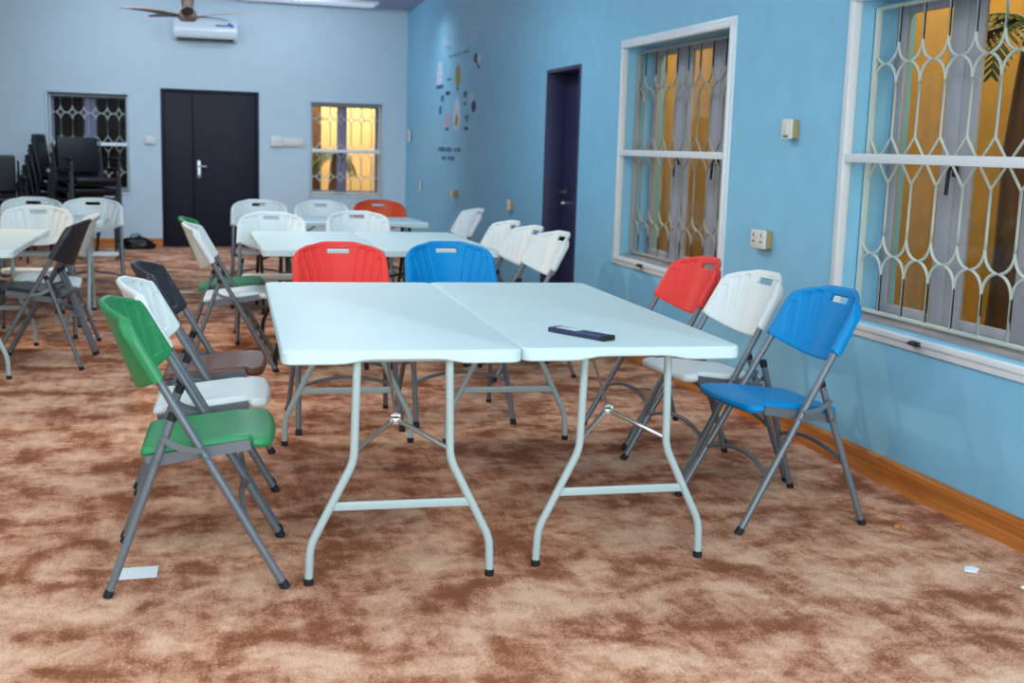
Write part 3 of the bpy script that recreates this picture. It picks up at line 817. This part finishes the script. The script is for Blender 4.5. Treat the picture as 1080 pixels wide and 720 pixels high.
def strokes(y_left, y_right, z0, z1, pattern, th):
    """letter-like strokes: each pattern character is a glyph of bars"""
    out = []; n = len(pattern); w = (y_left-y_right)/n
    for k, ch in enumerate(pattern):
        a = y_left-k*w; b = a-w*.76; t_ = th; tw = w*.2
        if ch in 'EFLMIBH': out.append(rect(a-tw, a, z0, z1))
        if ch in 'EBF': out.append(rect(b, a-tw, z1-t_, z1)); out.append(rect(b+w*.12, a-tw, (z0+z1)/2-t_/2, (z0+z1)/2+t_/2))
        if ch in 'EBL': out.append(rect(b, a-tw, z0, z0+t_))
        if ch in 'MHB': out.append(rect(b, b+tw, z0, z1))
        if ch == 'H': out.append(rect(b+tw, a-tw, (z0+z1)/2-t_/2, (z0+z1)/2+t_/2))
        if ch == 'M': out.append([(a-tw, z1), (a-tw, z1-.03), ((a+b)/2, z0+.02), (b+tw, z1-.03), (b+tw, z1), ((a+b)/2, z0+.055)])
        if ch == '-': out.append(rect(b, a, (z0+z1)/2-t_/2, (z0+z1)/2+t_/2))
    return out
for args in ((13.40, 12.76, 2.415, 2.54, 'MBE', .026), (12.53, 12.31, 2.44, 2.53, 'HI', .02), (12.18, 11.72, 2.405, 2.545, 'LEE', .027)): decal('title_word', 'd_pale', strokes(*args))
decal('subtitle_lettering', 'd_grey', strokes(13.02, 12.08, 2.308, 2.34, 'EIHLE-EB', .008))
for args in ((13.49, 12.30, 1.302, 1.348, 'EBHLEHI-LHI', .012), (13.30, 12.65, 1.207, 1.25, 'LHI-HIEB', .012)): decal('caption_line', 'd_text', strokes(*args))

# ------------------------------------------------------------------ outside the windows
struct('wall_outside_right', MB().box((XW+1.3, -1, -.3), (XW+1.45, YB+3, 4.2)), 'ochre')
struct('wall_outside_back', MB().box((.325, YB+2.0, -.3), (XW+1.3, YB+2.15, 4.2)), 'cream')
struct('wall_outside_left', MB().box((X0, YB+2.0, -.3), (.325, YB+2.15, 4.2)), 'wall_shade')
struct('light_block_outside', MB().box((.25, YB+TH, -.2), (.40, YB+2.0, 4.2)), 'cream')  # unseen blocker added to keep the outside lamp off the left window
struct('ground_outside', MB().box((XW+TH, -1, -.3), (XW+1.3, YB+2, -.2)), 'paving')
struct('ground_outside_back', MB().box((X0, YB+TH, -.3), (XW+TH, YB+2, -.2)), 'paving')

def palm(label, loc, h, n, seed, length=.9):
    rnd = random.Random(seed); t = thing('palm_tree', label, 'tree', loc)
    pts = [(.02*math.sin(k), .02*math.cos(2*k), h*k/8) for k in range(9)]
    MB().tube(pts, [.075-.02*k/8+.006*(k % 2) for k in range(9)], 12).build('trunk', 'bark', t)
    for f in range(n):
        az = 2*PI*f/n+rnd.uniform(-.2, .2); el = rnd.uniform(.1, 1.0); mb = MB(); spine = []
        p = Vector((0, 0, h)); st = length/12
        for k in range(13):
            spine.append(p.copy()); e = el-1.9*(k/12)
            p = p+Vector((math.cos(az)*math.cos(e), math.sin(az)*math.cos(e), math.sin(e)))*st
        mb.tube(spine, [.010-.0006*k for k in range(13)], 6)
        side = Vector((-math.sin(az), math.cos(az), 0))
        for k in range(1, 13):
            for q in (-1, 1):
                b0 = spine[k]; ln = .33*length*math.sin(PI*(k+1)/15)
                dr = (side*q+(spine[k]-spine[k-1]).normalized()*.6+Vector((0, 0, -.45))).normalized(); w = (spine[k]-spine[k-1]).normalized()*.014
                up = Vector((0, 0, .003))
                mb.add([b0-w, b0+w, b0+dr*ln*.6+w*.9, b0+dr*ln, b0+dr*ln*.6-w*.9, b0+up, b0+dr*ln*.6+up],
                       [(0, 1, 5), (1, 2, 6, 5), (2, 3, 6), (3, 4, 6), (4, 0, 5, 6), (0, 4, 3, 2, 1)])
        mb.build('frond', 'leaf', t)
    return t
palm('palm tree outside the large right window, dark trunk and fronds against the ochre wall', (XW+.80, 4.62, -.2), 2.15, 9, 2, .42)
palm('small dark palm outside the bright back window', (2.06, YB+1.1, -.2), 1.35, 10, 4, .45)
pl = thing('veranda_post', 'brown timber post outside the bright back window', 'post', (1.84, YB+1.45, -.2))
MB().rbox((-.075, -.075, 0), (.075, .075, 4.2), .01).build('post_shaft', 'bark', pl)
MB().rbox((-.15, -.15, 0), (.15, .15, .15), .01).build('post_base', 'paving', pl)

# ------------------------------------------------------------------ light
def area(name, loc, size, size_y, power, col, rot=(0, 0, 0), spread=None):
    l = bpy.data.lights.new(name, 'AREA'); l.shape = 'RECTANGLE'; l.size = size; l.size_y = size_y; l.energy = power; l.color = col
    if spread: l.spread = spread
    o = bpy.data.objects.new(name, l); C.objects.link(o); o.location = loc; o.rotation_euler = rot; return o
def spot(name, loc, target, power, col, ang, blend=.6, r=.06):
    l = bpy.data.lights.new(name, 'SPOT'); l.energy = power; l.color = col; l.spot_size = ang; l.spot_blend = blend; l.shadow_soft_size = r
    o = bpy.data.objects.new(name, l); C.objects.link(o); o.location = loc
    o.rotation_euler = (Vector(target)-Vector(loc)).to_track_quat('-Z', 'Y').to_euler(); return o
def point(name, loc, power, col, r=.1):
    l = bpy.data.lights.new(name, 'POINT'); l.energy = power; l.color = col; l.shadow_soft_size = r
    o = bpy.data.objects.new(name, l); C.objects.link(o); o.location = loc; return o
COOL = (.82, .97, 1.0); BLUE = (.72, .87, 1.0); WARM = (1.0, .66, .36)
Z = ZC-.03
area('added front fill', (.9, Y0+.15, 1.75), 4.0, 2.2, 285, COOL, (PI/2, 0, 0))  # added fill behind the camera; the front wall has no opening
area('ceiling area lamp', (-.6, 1.2, Z), 1.5, 1.5, 40, COOL)
area('ceiling area lamp', (1.4, 1.2, Z), 1.5, 1.5, 40, COOL)
area('ceiling area lamp', (-3.2, 1.6, Z), 1.5, 1.5, 70, COOL)  # extra fill added to brighten the near right wall
area('ceiling area lamp', (.6, 5.4, Z), 1.5, 1.5, 34, COOL)
area('ceiling area lamp', (-2.6, 5.0, Z), 1.5, 1.5, 34, COOL)
area('ceiling area lamp', (.9, 8.6, Z), 1.2, 1.2, 44, BLUE)
area('ceiling area lamp', (-.7, 12.4, Z), 1.2, .8, 42, BLUE, (.75, 0, 0), 2.2)
area('ceiling area lamp', (1.0, 12.4, Z), 1.2, .8, 34, BLUE, (.75, 0, 0), 2.2)
for xx in (-.75, 1.35): point('small ceiling lamp', (xx, 14.3, Z-.03), 17, BLUE, .05)
spot('warm downlight', (-2.6, 9.4, 2.8), (.1, 7.5, .5), 330, (1.0, .72, .44), 1.0, .9)
spot('wall washer', (2.3, 13.3, Z), (2.5, 13.3, 0), 30, BLUE, 2.4, 1.0)
for yy in (3.0, 5.5, 8.0, 10.5, 13.0): point('outside lamp right', (XW+.75, yy, 3.3), 95, (1, .82, .50), .12)
point('outside lamp back', (2.3, YB+1.0, 3.0), 260, (1, .88, .66), .15)
wd = bpy.data.worlds.new('night'); bpy.context.scene.world = wd; wd.use_nodes = True
bg = wd.node_tree.nodes['Background']; bg.inputs[0].default_value = (.02, .03, .06, 1); bg.inputs[1].default_value = .3

# ------------------------------------------------------------------ camera
yaw, pitch, roll = .27494, -.16102, .03007
fwd = Vector((math.sin(yaw)*math.cos(pitch), math.cos(yaw)*math.cos(pitch), math.sin(pitch)))
right = Vector((math.cos(yaw), -math.sin(yaw), 0)); up = right.cross(fwd)
r2 = right*math.cos(roll)+up*math.sin(roll); u2 = up*math.cos(roll)-right*math.sin(roll)
cam = bpy.data.cameras.new('camera'); co = bpy.data.objects.new('camera', cam); C.objects.link(co)
co.matrix_world = Matrix(((r2.x, u2.x, -fwd.x, 0), (r2.y, u2.y, -fwd.y, 0), (r2.z, u2.z, -fwd.z, 1.35253), (0, 0, 0, 1)))
cam.sensor_fit = 'HORIZONTAL'; cam.sensor_width = 36; cam.lens = 1250.77/1080*36; cam.clip_start = .05
cam.dof.use_dof = True; cam.dof.focus_distance = 4.5; cam.dof.aperture_fstop = 3.2
sc = bpy.context.scene; sc.camera = co
sc.view_settings.view_transform = 'Standard'; sc.view_settings.look = 'None'; sc.view_settings.gamma = 1; sc.view_settings.exposure = 0
sc.view_settings.use_curve_mapping = False
sc.cycles.use_denoising = True
sc.cycles.max_bounces = 8; sc.cycles.diffuse_bounces = 4; sc.cycles.transparent_max_bounces = 12
sc.cycles.sample_clamp_indirect = 6; sc.cycles.caustics_reflective = False; sc.cycles.caustics_refractive = False
